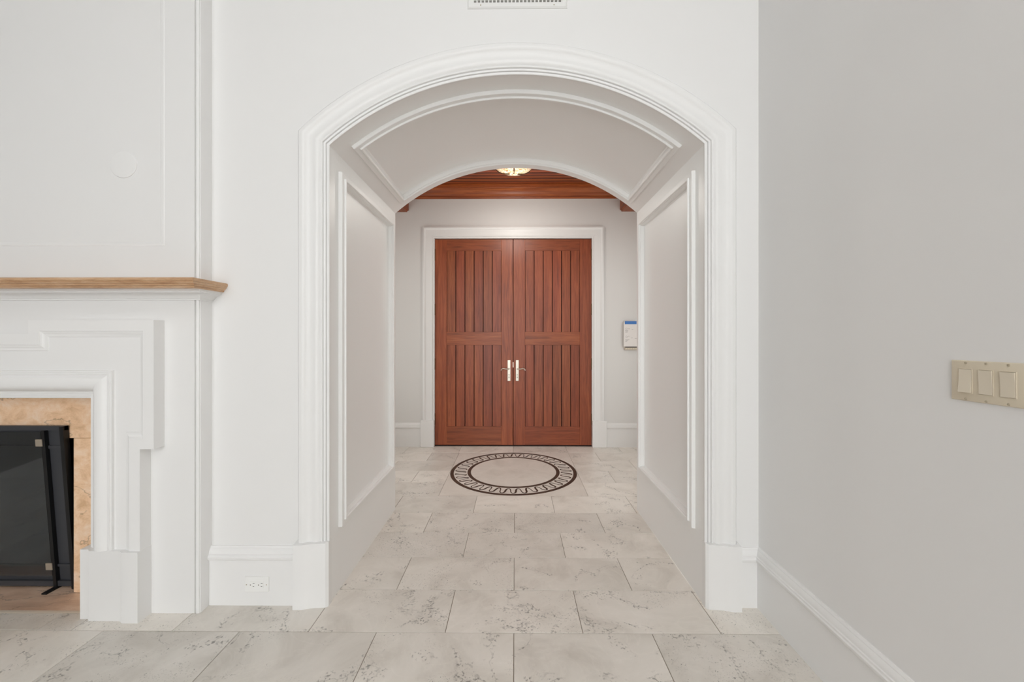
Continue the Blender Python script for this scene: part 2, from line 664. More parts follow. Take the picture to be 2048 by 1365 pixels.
# chimney breast
xb1 = 2 * XM - XBR
mb = MB()
mb.box(xb1 + 0.026, XM - 0.95, YBR, YW, 0, ROOMZ)
mb.box(XM + 0.95, XBR - 0.026, YBR, YW, 0, ROOMZ)
mb.box(XM - 0.95, XM + 0.95, YBR, YW, 1.05, ROOMZ)
breast = struct(mb.build('wall_chimney', W_WALL, smooth=False))
for s in (1, -1):
    xo = XBR if s > 0 else xb1
    pl = [(-0.026, 0.075), (-0.026, 0.006), (-0.0235, 0.006), (-0.0225, 0.001)]
    for k in range(7):
        t = pi * 0.95 - k * pi * 0.95 / 6
        pl.append((-0.0135 + 0.009 * cos(t), 0.0035 - 0.0055 * sin(t)))
    pl += [(-0.004, 0.006), (-0.0015, 0.005), (0.0, 0.0075), (0.0, 0.075)]
    mb = MB()
    mb.prism(pl, lambda p: (xo + s * p[0], YBR + p[1], 0), lambda p: (xo + s * p[0], YBR + p[1], ROOMZ))
    mb.build('corner_bead', W_TRIM, breast)


# panel over the mantel: a low applied moulding
def rect_loop(a0, a1, b0, b1):
    def fn(d):
        return [(a0 + d, b0 + d), (a1 - d, b0 + d), (a1 - d, b1 - d), (a0 + d, b1 - d)]
    return fn


pw = 1.275
moulding('panel_moulding', rect_loop(XM - pw + 0.0, XM + pw - 0.0, 1.757, 3.9),
         [(0, 0), (0.002, 0.0016), (0.007, 0.0022), (0.010, 0.0012), (0.016, 0.0014), (0.019, 0.0)],
         lambda a, b, p: (a, YBR - p, b), W_TRIM, breast, closed=True)

# ------------------------------------------------------------------ arched passage: lining with recessed panels
PANEL_PROF = [(0, 0), (0.001, 0.017), (0.004, 0.0195), (0.026, 0.0195), (0.0275, 0.0205), (0.028, 0.0265), (0.030, 0.0290), (0.036, 0.0290), (0.039, 0.0265),
              (0.040, 0.018), (0.044, 0.016), (0.050, 0.004), (0.0505, -0.008), (0.058, -0.012)]
PY0, PY1, PZ0, PZ1 = 2.072, 2.972, 0.332, 2.182
for side, xs, sg in (('left', XL, 1), ('right', XR, -1)):
    t3 = lambda a, b, p, xs=xs, sg=sg: (xs + sg * p, a, b)
    mb = MB()
    rows = [[t3(a, b, 0) for a, b in ((YW, 0), (YF, 0), (YF, ZS), (YW, ZS))], [t3(a, b, 0) for a, b in rect_loop(PY0, PY1, PZ0, PZ1)(0)]]
    mb.strip(rows, close_cols=True)
    w = struct(mb.build('wall_passage_' + side, W_LINING))
    moulding('panel_moulding', rect_loop(PY0, PY1, PZ0, PZ1), PANEL_PROF, t3, W_LINING, w, closed=True)
    d = PANEL_PROF[-1][0]
    mb = MB()
    mb.poly([t3(a, b, PANEL_PROF[-1][1]) for a, b in rect_loop(PY0, PY1, PZ0, PZ1)(d)])
    mb.build('panel', W_LINING, w)

VA = radians(37.7)
VY0, VY1 = 2.088, 2.962


def vault(y, s, p):
    """s = arc length from the crown"""
    t = s / RA
    return (XC + (RA - p) * sin(t), y, ZC + (RA - p) * cos(t))


def arcs(s0, s1, n=NARC):
    return [s0 + (s1 - s0) * k / n for k in range(n + 1)]


S0, SV = ANG * RA, VA * RA
mb = MB()
for y0, y1, s0, s1 in ((YW, VY0, -S0, S0), (VY1, YF, -S0, S0), (VY0, VY1, -S0, -SV), (VY0, VY1, SV, S0)):
    n = NARC if s1 - s0 > 1 else 3
    ss = arcs(s0, s1, n)
    mb.strip([[vault(y0, s, 0) for s in ss], [vault(y1, s, 0) for s in ss]])
v = struct(mb.build('ceiling_passage', W_LINING))


def vault_loop(d):
    ss = arcs(-SV + d, SV - d)
    return [(VY0 + d, s) for s in ss] + [(VY1 - d, s) for s in reversed(ss)]


moulding('panel_moulding', vault_loop, PANEL_PROF, vault, W_LINING, v, closed=True)
d, p = PANEL_PROF[-1]
ss = arcs(-SV + d, SV - d)
MB().strip([[vault(VY0 + d, s, p) for s in ss], [vault(VY1 - d, s, p) for s in ss]]).build('panel', W_LINING, v)


# ------------------------------------------------------------------ casing round the arch
def arch_path(z0):
    def fn(d):
        hw = HW + d
        r = RA + d
        zt = ZC + sqrt(r * r - hw * hw)
        a = asin(hw / r)
        pts = [(XC - hw, z0), (XC - hw, zt)]
        pts += [(XC + r * sin(-a + 2 * a * k / 60), ZC + r * cos(-a + 2 * a * k / 60)) for k in range(1, 60)]
        pts += [(XC + hw, zt), (XC + hw, z0)]
        return pts
    return fn


CAS = [(-0.003, 0.0), (-0.003, 0.010), (0.000, 0.012), (0.008, 0.012), (0.009, 0.005), (0.012, 0.005), (0.013, 0.015), (0.021, 0.016),
       (0.0225, 0.009), (0.026, 0.009), (0.027, 0.018), (0.030, 0.020), (0.0345, 0.0195), (0.038, 0.012), (0.044, 0.0175), (0.050, 0.0220),
       (0.058, 0.024), (0.066, 0.0225), (0.076, 0.0192), (0.090, 0.0185), (0.102, 0.0205), (0.110, 0.0255), (0.117, 0.0305), (0.124, 0.0315), (0.130, 0.0298), (0.138, 0.0290), (0.144, 0.024), (0.148, 0.014), (0.148, 0.0)]
arch_trim = struct(moulding('trim_arch', arch_path(0.30), CAS, lambda a, b, p: (a, YW - p, b), W_TRIM), 'white moulded casing round the arched passage')
for s in (1, -1):
    # plinth block: its face follows the casing in plan
    pl = [(-0.004, -0.012), (-0.004, 0.020), (0.004, 0.028), (0.008, 0.031), (0.050, 0.034), (0.075, 0.037), (0.100, 0.044), (0.112, 0.049), (0.158, 0.050), (0.158, 0.0), (0.0, 0.0)]
    xo = XR if s > 0 else XL
    MB().prism(pl, lambda p: (xo + s * p[0], YW - p[1], 0), lambda p: (xo + s * p[0], YW - p[1], 0.317 - (0.004 if p[1] > 0.03 else 0))).build('plinth_block', W_TRIM, arch_trim)

# ------------------------------------------------------------------ baseboards
BASE = [(0.0, 0.0), (0.0, 0.018), (0.218, 0.018), (0.220, 0.0215), (0.224, 0.0215), (0.226, 0.026), (0.233, 0.030), (0.241, 0.030), (0.245, 0.026),
        (0.252, 0.0255), (0.254, 0.021), (0.262, 0.0205), (0.270, 0.017), (0.278, 0.011), (0.281, 0.011), (0.288, 0.006), (0.288, 0.0)]


def baseboard(name, pts, mat=W_TRIM):
    """pts: plan polyline along the wall, room on its left"""
    mb = MB()
    rows = []
    for z, p in BASE:
        rows.append([(x, y, z) for x, y in offset_poly(pts, p)])
    mb.strip(rows)
    mb.poly([r[0] for r in rows])
    mb.poly([r[-1] for r in rows])
    return struct(mb.build(name, mat))


baseboard('baseboard_left', [(XL - 0.156, YW), (XBR, YW)])
baseboard('baseboard_right', [(XWR, YB), (XWR, YW), (XR + 0.157, YW)])
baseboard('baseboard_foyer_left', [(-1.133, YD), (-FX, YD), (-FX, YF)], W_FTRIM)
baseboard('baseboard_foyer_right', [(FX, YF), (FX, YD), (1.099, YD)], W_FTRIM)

# ------------------------------------------------------------------ floor: slab with every tile its own piece
mb = MB()
mb.box(XWL, XWR + 0.1, YB, YW + 0.1, -0.08, -0.0035)
mb.box(-FX, FX, YW + 0.1, YD + 0.1, -0.08, -0.0035)
floor = struct(mb.build('floor', GROUT), 'pale limestone tiles laid in running bond')
J = 0.0014
tile_cache = {}


def tile(x0, x1, y0, y1, mat=TILE):
    x0 += J; x1 -= J; y0 += J; y1 -= J
    key = (round(x1 - x0, 3), round(y1 - y0, 3), mat.name)
    cx, cy = (x0 + x1) / 2, (y0 + y1) / 2
    if key not in tile_cache:
        w, h = key[0] / 2, key[1] / 2
        c = 0.0012
        m = MB()
        def ring(i, z):
            return [(-w + i, -h + i, z), (w - i, -h + i, z), (w - i, h - i, z), (-w + i, h - i, z)]
        m.strip([ring(0, -0.012), ring(0, -c), ring(c, 0)], close_cols=True)
        m.poly(ring(c, 0))
        o = m.build('tile', mat, floor, smooth=False)
        tile_cache[key] = o
    else:
        o = piece('tile', tile_cache[key], floor)
    o.location = (cx, cy, random.uniform(-0.0004, 0.0))
    return o


def row(y0, y1, first, x0, x1, w=0.3075 * 2):
    k = math.floor((x0 - first) / w)
    x = first + k * w
    while x < x1 - 0.06:
        a, b = max(x, x0), min(x + w, x1)
        if a - x0 < 0.06:
            a = x0
        if x1 - b < 0.06:
            b = x1
        if b - a > 0.06:
            tile(a, b, y0, y1)
        x += w


Y0 = 1.785
for k in range(1, 7):
    row(Y0 - 0.3045 * k, Y0 - 0.3045 * (k - 1), -0.005 if k % 2 else 0.303, -4.35, XWR)
row(Y0, 2.088, 0.303, XM + 0.95, XWR)
yb = [2.088, 2.395, 2.699, 3.005]
for k in range(3):
    row(yb[k], yb[k + 1], -0.005 if k % 2 == 0 else 0.303, XL - 0.012, XR + 0.012)
row(3.005, 3.324, 0.300, -FX, FX)
GY = [3.324, 3.629, 3.945, 4.262, 4.578]
SLX0, SLX1 = -0.636, 0.608
for k in range(4):
    for a, b in ((-FX, -0.945 - (0 if k % 2 else 0.30)), (-0.945 - (0 if k % 2 else 0.30), SLX0), (SLX1, 0.916 + (0 if k % 2 else 0.30)), (0.916 + (0 if k % 2 else 0.30), FX)):
        tile(a, b, GY[k], GY[k + 1])
row(4.578, 4.90, -0.020, -FX, FX, 0.6255)

# ------------------------------------------------------------------ round inlaid medallion
MCX, MCY, MR = -0.0145, 3.951, 0.6185
med = thing('floor_medallion', 'round inlaid stone medallion with dark rings and a wavy border before the doors', 'medallion', (MCX, MCY, 0))
mb = MB()
mb.box(SLX0 + J, SLX1 - J, GY[0] + J, GY[4] - J, -0.012, -0.0006)
mb.build('square_slab', INLAYGROUND, med)


def ring_mesh(r0, r1, z, n=96):
    m = MB()
    pr = [(r0, -0.003), (r0, z), (r1, z), (r1, -0.003)]
    m.lathe(pr, (MCX, MCY, 0), n)
    return m


for r0, r1 in ((MR - 0.034, MR), (0.419, 0.452)):
    o = ring_mesh(r0, r1, 0.0002).build('dark_ring', DARKSTONE, med)
    o['label'] = 'dark brown stone ring'
mb = MB()
mb.lathe([(0.0001, 0.0002), (0.418, 0.0002), (0.418, -0.003)], (MCX, MCY, 0), 96)
mb.build('centre_disc', INLAYGROUND, med)
NW, NS = 36, 36 * 28
inner, outer = [], []
pts = []
for k in range(NS):
    t = 2 * pi * k / NS
    ph = NW * t
    r = 0.5185 + 0.051 * cos(ph)
    th = t + 0.36 * sin(2 * ph) / NW
    pts.append((MCX + r * cos(th), MCY + r * sin(th), 0.0062 + 0.0022 * sin(ph)))
rows = [[], []]
for k in range(NS):
    a, b = pts[k - 1], pts[(k + 1) % NS]
    dx, dy = b[0] - a[0], b[1] - a[1]
    l = sqrt(dx * dx + dy * dy)
    hw = pts[k][2]
    for s, rw in ((-1, rows[0]), (1, rows[1])):
        rw.append((pts[k][0] - dy / l * hw * s, pts[k][1] + dx / l * hw * s, 0.0003))
mb = MB()
mb.strip(rows, close_cols=True)
o = mb.build('wave_inlay', DARKSTONE, med)
o['label'] = 'dark wavy inlaid line'

# ------------------------------------------------------------------ fireplace
fp = thing('fireplace', 'white eared fireplace surround with tan marble shelf on the chimney wall', 'fireplace', (XM, YBR, 0))
front = lambda a, b, p: (XM + a, YBR - p, b)
SH0, SH1 = 1.543, 1.586


def plan_sweep(name, prof, mat, kx=1.0):
    """stack of overhangs (o, z) swept round three sides of the chimney breast"""
    m = MB()
    hb = XBR - XM
    rows = []
    for o_, z in prof:
        x = hb + o_ * kx
        rows.append([(XM + x, YW, z), (XM + x, YBR - o_, z), (XM - x, YBR - o_, z), (XM - x, YW, z)])
    m.strip(rows)
    return m.build(name, mat, fp)


o = plan_sweep('mantel_shelf', [(-0.02, SH0), (0.106, SH0), (0.110, SH0 + 0.003), (0.110, SH0 + 0.009), (0.119, SH0 + 0.0095), (0.122, SH0 + 0.013), (0.122, SH0 + 0.018), (0.130, SH0 + 0.0185),
                                (0.1335, SH0 + 0.022), (0.1335, SH0 + 0.027), (0.1405, SH0 + 0.0275), (0.143, SH0 + 0.032), (0.142, SH0 + 0.039), (0.138, SH1), (-0.02, SH1)], SHELFM, 0.56)
o['label'] = 'tan marble mantel shelf'
plan_sweep('bed_moulding', [(0.0, 1.497), (0.010, 1.497), (0.0105, 1.504), (0.016, 1.5045), (0.019, 1.509), (0.026, 1.516), (0.036, 1.522), (0.050, 1.527), (0.057, 1.5285), (0.058, 1.534),
                            (0.066, 1.5345), (0.068, 1.543), (0.0, 1.543)], W_TRIM, 0.78)
# eared outer architrave
ZP = 0.326
EAR = [(1.209, ZP), (1.209, 0.800), (1.274, 0.800), (1.274, 1.399), (0.686, 1.399), (0.686, 1.334), (-0.686, 1.334), (-0.686, 1.399), (-1.274, 1.399), (-1.274, 0.800), (-1.209, 0.800), (-1.209, ZP)]
moulding('eared_architrave', lambda d: offset_poly(EAR, d), [(0, 0), (0, 0.057), (0.050, 0.057), (0.0512, 0.053), (0.055, 0.053), (0.060, 0.050), (0.068, 0.0455), (0.076, 0.044), (0.078, 0.040), (0.084, 0.040)],
         front, W_TRIM, fp, caps=True)
mb = MB()
for s in (1, -1):
    for a0, a1, b0, b1 in ((1.05, 1.17, ZP, 0.86), (1.05, 1.235, 0.86, 1.15), (0.75, 1.235, 1.15, 1.36)):
        mb.quad(*[front(s * a, b, 0.0402) for a, b in ((a0, b0), (a1, b0), (a1, b1), (a0, b1))])
mb.quad(*[front(a, b, 0.0402) for a, b in ((-0.75, 1.15), (0.75, 1.15), (0.75, 1.30), (-0.75, 1.30))])
mb.build('frieze_panel', W_TRIM, fp)
BIN, BTOP = 0.939, 1.031


def bol_path(d):
    return [(BIN + d, ZP), (BIN + d, BTOP + d), (-BIN - d, BTOP + d), (-BIN - d, ZP)]


BOL = [(0, -0.165), (0, 0.018), (0.0015, 0.020), (0.009, 0.020), (0.0105, 0.025), (0.019, 0.026), (0.0205, 0.023), (0.024, 0.023), (0.026, 0.029), (0.033, 0.030),
       (0.036, 0.036), (0.043, 0.047), (0.052, 0.057), (0.064, 0.063), (0.078, 0.0645), (0.092, 0.062), (0.104, 0.056), (0.112, 0.052), (0.114, 0.055), (0.124, 0.0555),
       (0.126, 0.052), (0.133, 0.0515), (0.1345, 0.040)]
moulding('inner_moulding', bol_path, BOL, front, W_TRIM, fp)
for s in (1, -1):
    pl = [(0.914, -0.165), (0.914, 0.043), (0.950, 0.043), (0.958, 0.046), (0.964, 0.054), (0.972, 0.056), (1.110, 0.056), (1.124, 0.060), (1.130, 0.067), (1.140, 0.070), (1.211, 0.070), (1.211, 0.0)]
    MB().prism(pl, lambda p: (XM + s * p[0], YBR - p[1], 0), lambda p: (XM + s * p[0], YBR - p[1], ZP)).build('plinth_block', W_TRIM, fp)
YMB = 2.050
OPW, OPZ = 0.669, 0.798
for s in (1, -1):
    o = MB().box(XM + min(s * OPW, s * 0.96), XM + max(s * OPW, s * 0.96), YMB, YMB + 0.025, 0.0012, OPZ - 0.0008, 0.001).build('marble_panel', MARBLE, fp)
    o['label'] = 'tan marble jamb panel'
o = MB().box(XM - 0.96, XM + 0.96, YMB, YMB + 0.025, OPZ + 0.0008, 1.12, 0.001).build('marble_panel', MARBLE, fp)
o['label'] = 'tan marble header panel'
mb = MB()
fx, fy0, fy1 = OPW + 0.0, YMB + 0.025, 2.62
mb.box(XM - fx - 0.08, XM - fx, fy0, fy1, 0.0008, 0.95)
mb.box(XM + fx, XM + fx + 0.08, fy0, fy1, 0.0008, 0.95)
mb.box(XM - fx - 0.08, XM + fx + 0.08, fy1, fy1 + 0.08, 0.0008, 0.95)
mb.box(XM - fx - 0.08, XM + fx + 0.08, fy0, fy1 + 0.08, 0.88, 0.95)
o = mb.build('firebox', SOOT, fp)
o['label'] = 'sooty dark firebox lining'

hearth = thing('hearth', 'brown stone hearth with pale front edge set in the floor under the fireplace', 'hearth', (XM, 2.0, 0))
MB().box(XM - 0.912, XM + 0.912, 1.914, 2.618, -0.0030, 0.0004, 0.0003).build('hearth_slab', HEARTHM, hearth)
o = MB().box(XM - 0.912, XM + 0.912, 1.897, 1.9132, -0.0030, 0.0010, 0.0003).build('edge_strip', EDGEM, hearth)
o['label'] = 'pale stone edge strip'
row(Y0, 1.896, 0.303, XM - 0.94, XM + 0.949)

# ------------------------------------------------------------------ fire screen leaning out of the firebox
fs = thing('fire_screen', 'black metal fire screen with clipped glass leaning in the fireplace opening', 'fire screen', (XM, 2.09, 0))


def lean(x, z, q=0.0):
    """q = distance out in front of the screen's plane"""
    return (XM + x, 2.096 - 0.068 * z - q, z)


def lean_box(x0, x1, z0, z1, q0, q1):
    m = MB()
    n = len(m.v)
    m.v += [lean(x, z, q) for z in (z0, z1) for q in (q1, q0) for x in (x0, x1)]
    m.f += [(n, n + 2, n + 3, n + 1), (n + 4, n + 5, n + 7, n + 6), (n, n + 1, n + 5, n + 4), (n + 2, n + 6, n + 7, n + 3), (n, n + 4, n + 6, n + 2), (n + 1, n + 3, n + 7, n + 5)]
    return m


SW, SZ = 0.650, 0.866
lean_box(-SW, SW, SZ - 0.022, SZ, -0.006, 0.014).build('top_rail', CHAR, fs)
lean_box(-SW + 0.02, SW - 0.02, 0.012, 0.040, -0.006, 0.012).build('bottom_rail', CHAR, fs)
lean_box(-SW + 0.02, SW - 0.02, 0.115, 0.128, -0.005, 0.006).build('bottom_rail', CHAR, fs)
lean_box(-SW + 0.02, SW - 0.02, 0.745, 0.762, -0.005, 0.005).build('middle_rail', CHAR, fs)
lean_box(-SW + 0.015, SW - 0.015, 0.02, SZ - 0.01, -0.006, -0.002).build('back_panel', CHAR, fs)
for s in (1, -1):
    a, b = sorted((s * (SW - 0.020), s * SW))
    lean_box(a, b, 0.0012, SZ - 0.001, -0.006, 0.020).build('frame_post', BLACK, fs)
    a, b = sorted((s * 0.532, s * 0.549))
    p = lean_box(a, b, 0.0012, SZ - 0.023, 0.0, 0.018).build('glass_post', BLACK, fs)
    for z in (0.762, 0.105):
        a, b = sorted((s * 0.503, s * 0.537))
        lean_box(a, b, z, z + 0.036, 0.010, 0.021).build('clip', CLIP, p)['label'] = 'small square brushed metal clip'
    a, b = sorted((s * 0.526, s * 0.552))
    MB().box(XM + a, XM + b, 2.028, 2.112, 0.0006, 0.009, 0.001).build('foot', BLACK, fs)
lean_box(-0.531, 0.531, 0.07, SZ - 0.030, 0.012, 0.018).build('glass_panel', GLASS, fs)

# ------------------------------------------------------------------ round blank cover over the mantel
c = MB()
c.lathe([(0.0001, -0.005), (0.060, -0.005), (0.0625, -0.0045), (0.064, -0.003), (0.064, 0.0)], (-1.871, YBR, 2.146), 48, 'y')
o = c.build('blank_cover', W_TRIM, loc=(-1.871, YBR, 2.146))
o['label'] = 'round white blank cover plate on the wall above the mantel'
o['category'] = 'cover plate'

# ------------------------------------------------------------------ double entrance doors
YDF = 4.842
mb = MB()
mb.box(DX0, DX1, YDF + 0.03, YDF + 0.06, 0.0, DZ)
mb.box(DX0, DX1, YDF - 0.004, YDF + 0.03, 0.0, 0.011)
gap = struct(mb.build('trim_threshold', DARKGAP), 'dark threshold and stop behind the entrance doors')
GAP = 0.003
DB, DTOP = 0.014, 2.508


def door(name, xh, xl, label, s):
    """xh hinge edge, xl lock edge; s = +1 when the lock edge lies to +x"""
    root = struct_root(name, (xh, YDF, 0), label)
    sg = 1 if xl > xh else -1
    def bx(nm, a, b, z0, z1, mat, y0=YDF, y1=YDF + 0.03, ch=0.0015):
        return MB().box(min(a, b), max(a, b), y0, y1, z0, z1, ch).build(nm, mat, root)
    w = 0.141
    xi = xh + sg * w            # inner edge of hinge stile
    xo = xl - sg * 0.139        # inner edge of lock stile
    bx('stile', xh, xi, DB, DTOP, WOOD_V)
    bx('stile', xo, xl, DB, DTOP, WOOD_V)
    bx('rail', xi, xo, DTOP - 0.139, DTOP, WOOD_H)
    bx('rail', xi, xo, 1.224, 1.384, WOOD_H)
    bx('rail', xi, xo, DB, 0.238, WOOD_H)
    pwid = (xo - xi) / 6
    for z0, z1 in ((0.238, 1.224), (1.384, DTOP - 0.139)):
        for k in range(6):
            a, b = xi + pwid * k, xi + pwid * (k + 1)
            lo, hi = min(a, b) + 0.0022, max(a, b) - 0.0022
            c_ = 0.0035
            y = YDF + 0.007
            m = MB()
            prof = [(lo, y + 0.018), (lo, y + c_), (lo + c_ * 0.8, y), (hi - c_ * 0.8, y), (hi, y + c_), (hi, y + 0.018)]
            m.prism(prof, lambda p: (p[0], p[1], z0), lambda p: (p[0], p[1], z1))
            darken_edges(m.build('plank', WOOD_V, root, smooth=False), 1, GROOVE)
    for z0 in (0.262, 0.928, 1.588, 2.252):
        hx = xh - sg * 0.0015
        m = MB()
        m.lathe([(0.0001, 0), (0.0065, 0), (0.0065, 0.136), (0.0001, 0.136)], (hx, YDF - 0.005, z0), 12)
        m.box(min(xh, xh + sg * 0.004), max(xh, xh + sg * 0.004), YDF - 0.002, YDF + 0.001, z0, z0 + 0.136)
        m.build('hinge', BRONZE, root)['label'] = 'aged bronze hinge'
    # escutcheon with lever and lock
    px0 = xl - sg * 0.046
    m = MB()
    m.box(px0 - 0.0175, px0 + 0.0175, YDF - 0.006, YDF, 0.790, 1.043, 0.002)
    plate = m.build('handle_plate', NICKEL, root)
    plate['label'] = 'polished nickel back plate'
    d_ = -sg
    zl = 0.938
    m = MB()
    m.lathe([(0.0001, -0.012), (0.012, -0.012), (0.0125, 0.0)], (px0, YDF - 0.005, zl), 16, 'y')
    m.tube([(px0, YDF - 0.010, zl), (px0, YDF - 0.048, zl), (px0 + d_ * 0.012, YDF - 0.054, zl), (px0 + d_ * 0.040, YDF - 0.054, zl + 0.001),
            (px0 + d_ * 0.066, YDF - 0.053, zl + 0.007), (px0 + d_ * 0.082, YDF - 0.052, zl + 0.003), (px0 + d_ * 0.092, YDF - 0.051, zl - 0.010), (px0 + d_ * 0.094, YDF - 0.051, zl - 0.017)],
           [0.008, 0.008, 0.008, 0.0075, 0.0075, 0.007, 0.0065, 0.005], 10)
    m.build('lever', NICKEL, plate)
    m = MB()
    m.lathe([(0.0001, -0.006), (0.010, -0.006), (0.0115, 0.0)], (px0, YDF - 0.006, 0.851), 16, 'y')
    m.build('lock_cylinder', NICKEL, plate)
    m = MB()
    m.box(px0 - 0.0015, px0 + 0.0015, YDF - 0.0130, YDF - 0.0118, 0.845, 0.857)
    m.box(px0 - 0.0045, px0 + 0.0045, YDF - 0.0075, YDF - 0.0058, 0.866, 0.873)
    m.box(px0 - 0.0045, px0 + 0.0045, YDF - 0.0075, YDF - 0.0058, 0.828, 0.836)
    m.build('keyhole', SLOT, plate)
    return root


door('door_1', DX0 + 0.006, -0.0265, 'left mahogany plank door with lever on its right edge', 1)
d2 = door('door_2', DX1 - 0.006, -0.0185, 'right mahogany plank door with lever on its left edge', -1)
MB().box(-0.0262, -0.0185, YDF - 0.0015, YDF + 0.010, 0.955, 1.018).build('strike_plate', NICKEL, d2)['label'] = 'thin bright strike plate in the meeting gap'

# casing of the doorway
CX0, CX1, CZ = -0.971, 0.926, 2.513


def case_path(z0):
    def fn(d):
        return [(CX0 - d, z0), (CX0 - d, CZ + d), (CX1 + d, CZ + d), (CX1 + d, z0)]
    return fn


CAS2 = [(-0.0, -0.030), (0.0, 0.010), (0.014, 0.011), (0.0155, 0.007), (0.019, 0.007), (0.021, 0.014), (0.028, 0.017), (0.036, 0.014), (0.050, 0.0165), (0.066, 0.019), (0.086, 0.019),
        (0.100, 0.021), (0.108, 0.030), (0.120, 0.034), (0.128, 0.031), (0.138, 0.026), (0.140, 0.0)]
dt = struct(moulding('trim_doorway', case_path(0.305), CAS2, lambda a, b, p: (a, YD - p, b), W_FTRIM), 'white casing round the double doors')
for x0, x1 in ((-1.133, -0.9705), (0.9255, 1.099)):
    MB().box(x0, x1, YD - 0.040, YD + 0.012, 0, 0.320, 0.005).build('plinth_block', W_FTRIM, dt)

# ------------------------------------------------------------------ wooden foyer ceiling
mb = MB()
mb.box(-FX, FX, YF, YD, CEILZ + 0.028, CEILZ + 0.06)
fc = struct(mb.build('ceiling_foyer', DARKGAP), 'reddish tongue and groove plank ceiling over the entrance')
PWD = 0.0775
first = None
y = YD - 0.105 + PWD
while y - PWD > YF - 0.02:
    if first is None:
        m = MB()
        h = PWD / 2 - 0.0065
        prof = [(-h, 0.030), (-h, 0.004), (-h + 0.004, 0.0), (h - 0.004, 0.0), (h, 0.004), (h, 0.030)]
        m.prism(prof, lambda p: (-FX, p[0], p[1]), lambda p: (FX, p[0], p[1]))
        first = m.build('plank', CEIL_X, fc, smooth=False)
        darken_edges(first, 2, GROOVE)
        o = first
    else:
        o = piece('plank', first, fc)
    o.location = (0, y - PWD / 2, CEILZ)
    y -= PWD
CROWN = [(0.0, 2.988), (0.010, 2.988), (0.012, 2.997), (0.017, 2.999), (0.020, 3.007), (0.016, 3.012), (0.018, 3.022), (0.030, 3.032), (0.033, 3.040), (0.036, 3.052), (0.048, 3.072),
         (0.070, 3.090), (0.078, 3.094), (0.080, 3.101), (0.094, 3.103), (0.096, 3.116), (0.110, 3.118), (0.110, CEILZ), (0.0, CEILZ)]
mb = MB()
mb.prism(CROWN, lambda p: (-1.29, YD - p[0], p[1]), lambda p: (1.268, YD - p[0], p[1]))
struct(mb.build('trim_crown', CEIL_X), 'stepped wooden crown moulding above the entrance doors')
for nm, x0, x1, lab in (('beam_left', -FX, -1.284, 'wooden beam along the left side of the entrance ceiling'), ('beam_right', 1.262, FX, 'wooden beam along the right side of the entrance ceiling')):
    bm = bmesh.new()
    bmesh.ops.create_cube(bm, size=1)
    for v_ in bm.verts:
        v_.co = ((x0 + x1) / 2 + v_.co.x * (x1 - x0), (YF + YD) / 2 + v_.co.y * (YD - YF), (2.832 + CEILZ) / 2 + v_.co.z * (CEILZ - 2.832))
    xi = x1 if x1 < 0 else x0
    ed = [e for e in bm.edges if all(abs(q.co.x - xi) < 1e-4 and q.co.z < 2.9 for q in e.verts)]
    bmesh.ops.bevel(bm, geom=ed, offset=0.018, segments=3, affect='EDGES')
    m = MB()
    m.add_bm(bm)
    bm.free()
    struct(m.build('trim_' + nm, CEIL_Y), lab)

# ------------------------------------------------------------------ flush ceiling lamp
LX, LY, LZ = -0.012, 3.95, 2.944
lamp = thing('ceiling_lamp', 'flush bowl ceiling lamp of mottled alabaster glass above the medallion', 'lamp', (LX, LY, CEILZ))
prof = []
for k in range(13):
    t = k / 12
    prof.append((max(0.0001, 0.205 * sin(t * pi / 2 * 0.96)), 0.105 * (1 - cos(t * pi / 2 * 0.96))))
m = MB()
m.lathe(prof + [(0.212, 0.098), (0.214, 0.104), (0.208, 0.107)], (LX, LY, LZ), 48)
bowl = m.build('glass_bowl', BOWL, lamp)
m = MB()
m.lathe([(0.0001, -0.010), (0.006, -0.008), (0.009, -0.002), (0.012, 0.003), (0.006, 0.006)], (LX, LY, LZ + 0.001), 16)
m.build('finial', BRONZE, lamp)
for k in range(3):
    a = -pi / 2 + 0.05 + k * 2 * pi / 3
    pts = []
    for i in range(8):
        t = 0.15 + 0.85 * i / 7
        r = 0.205 * sin(t * pi / 2 * 0.96) + 0.003
        pts.append((LX + r * cos(a), LY + r * sin(a), LZ + 0.105 * (1 - cos(t * pi / 2 * 0.96)) - 0.003))
    m = MB()
    m.tube(pts, [0.009, 0.007, 0.005, 0.005, 0.005, 0.005, 0.005, 0.006], 8)
    m.build('bracket', BRONZE, lamp)['label'] = 'dark bronze bracket'
m = MB()
m.lathe([(0.0001, CEILZ - LZ), (0.19, CEILZ - LZ), (0.19, CEILZ - LZ - 0.02), (0.215, 0.11), (0.20, 0.108), (0.0001, 0.12)], (LX, LY, LZ), 40)
m.build('ceiling_pan', BRONZE, lamp)
for nm, kind, e, dz, size in (('lamp_light', 'AREA', 4.5, 0.012, 0.16), ('lamp_fill', 'POINT', 10.0, 0.28, 0.09)):  # the point light is an added fill hanging free below the bowl
    pl = bpy.data.lights.new(nm, kind)
    pl.energy = e
    pl.color = (1.0, 0.96, 0.90)
    if kind == 'AREA':
        pl.shape = 'DISK'
        pl.size = size
    else:
        pl.shadow_soft_size = size
    po = bpy.data.objects.new(nm, pl)
    po.location = (LX, LY, LZ - dz)
    COL.objects.link(po)

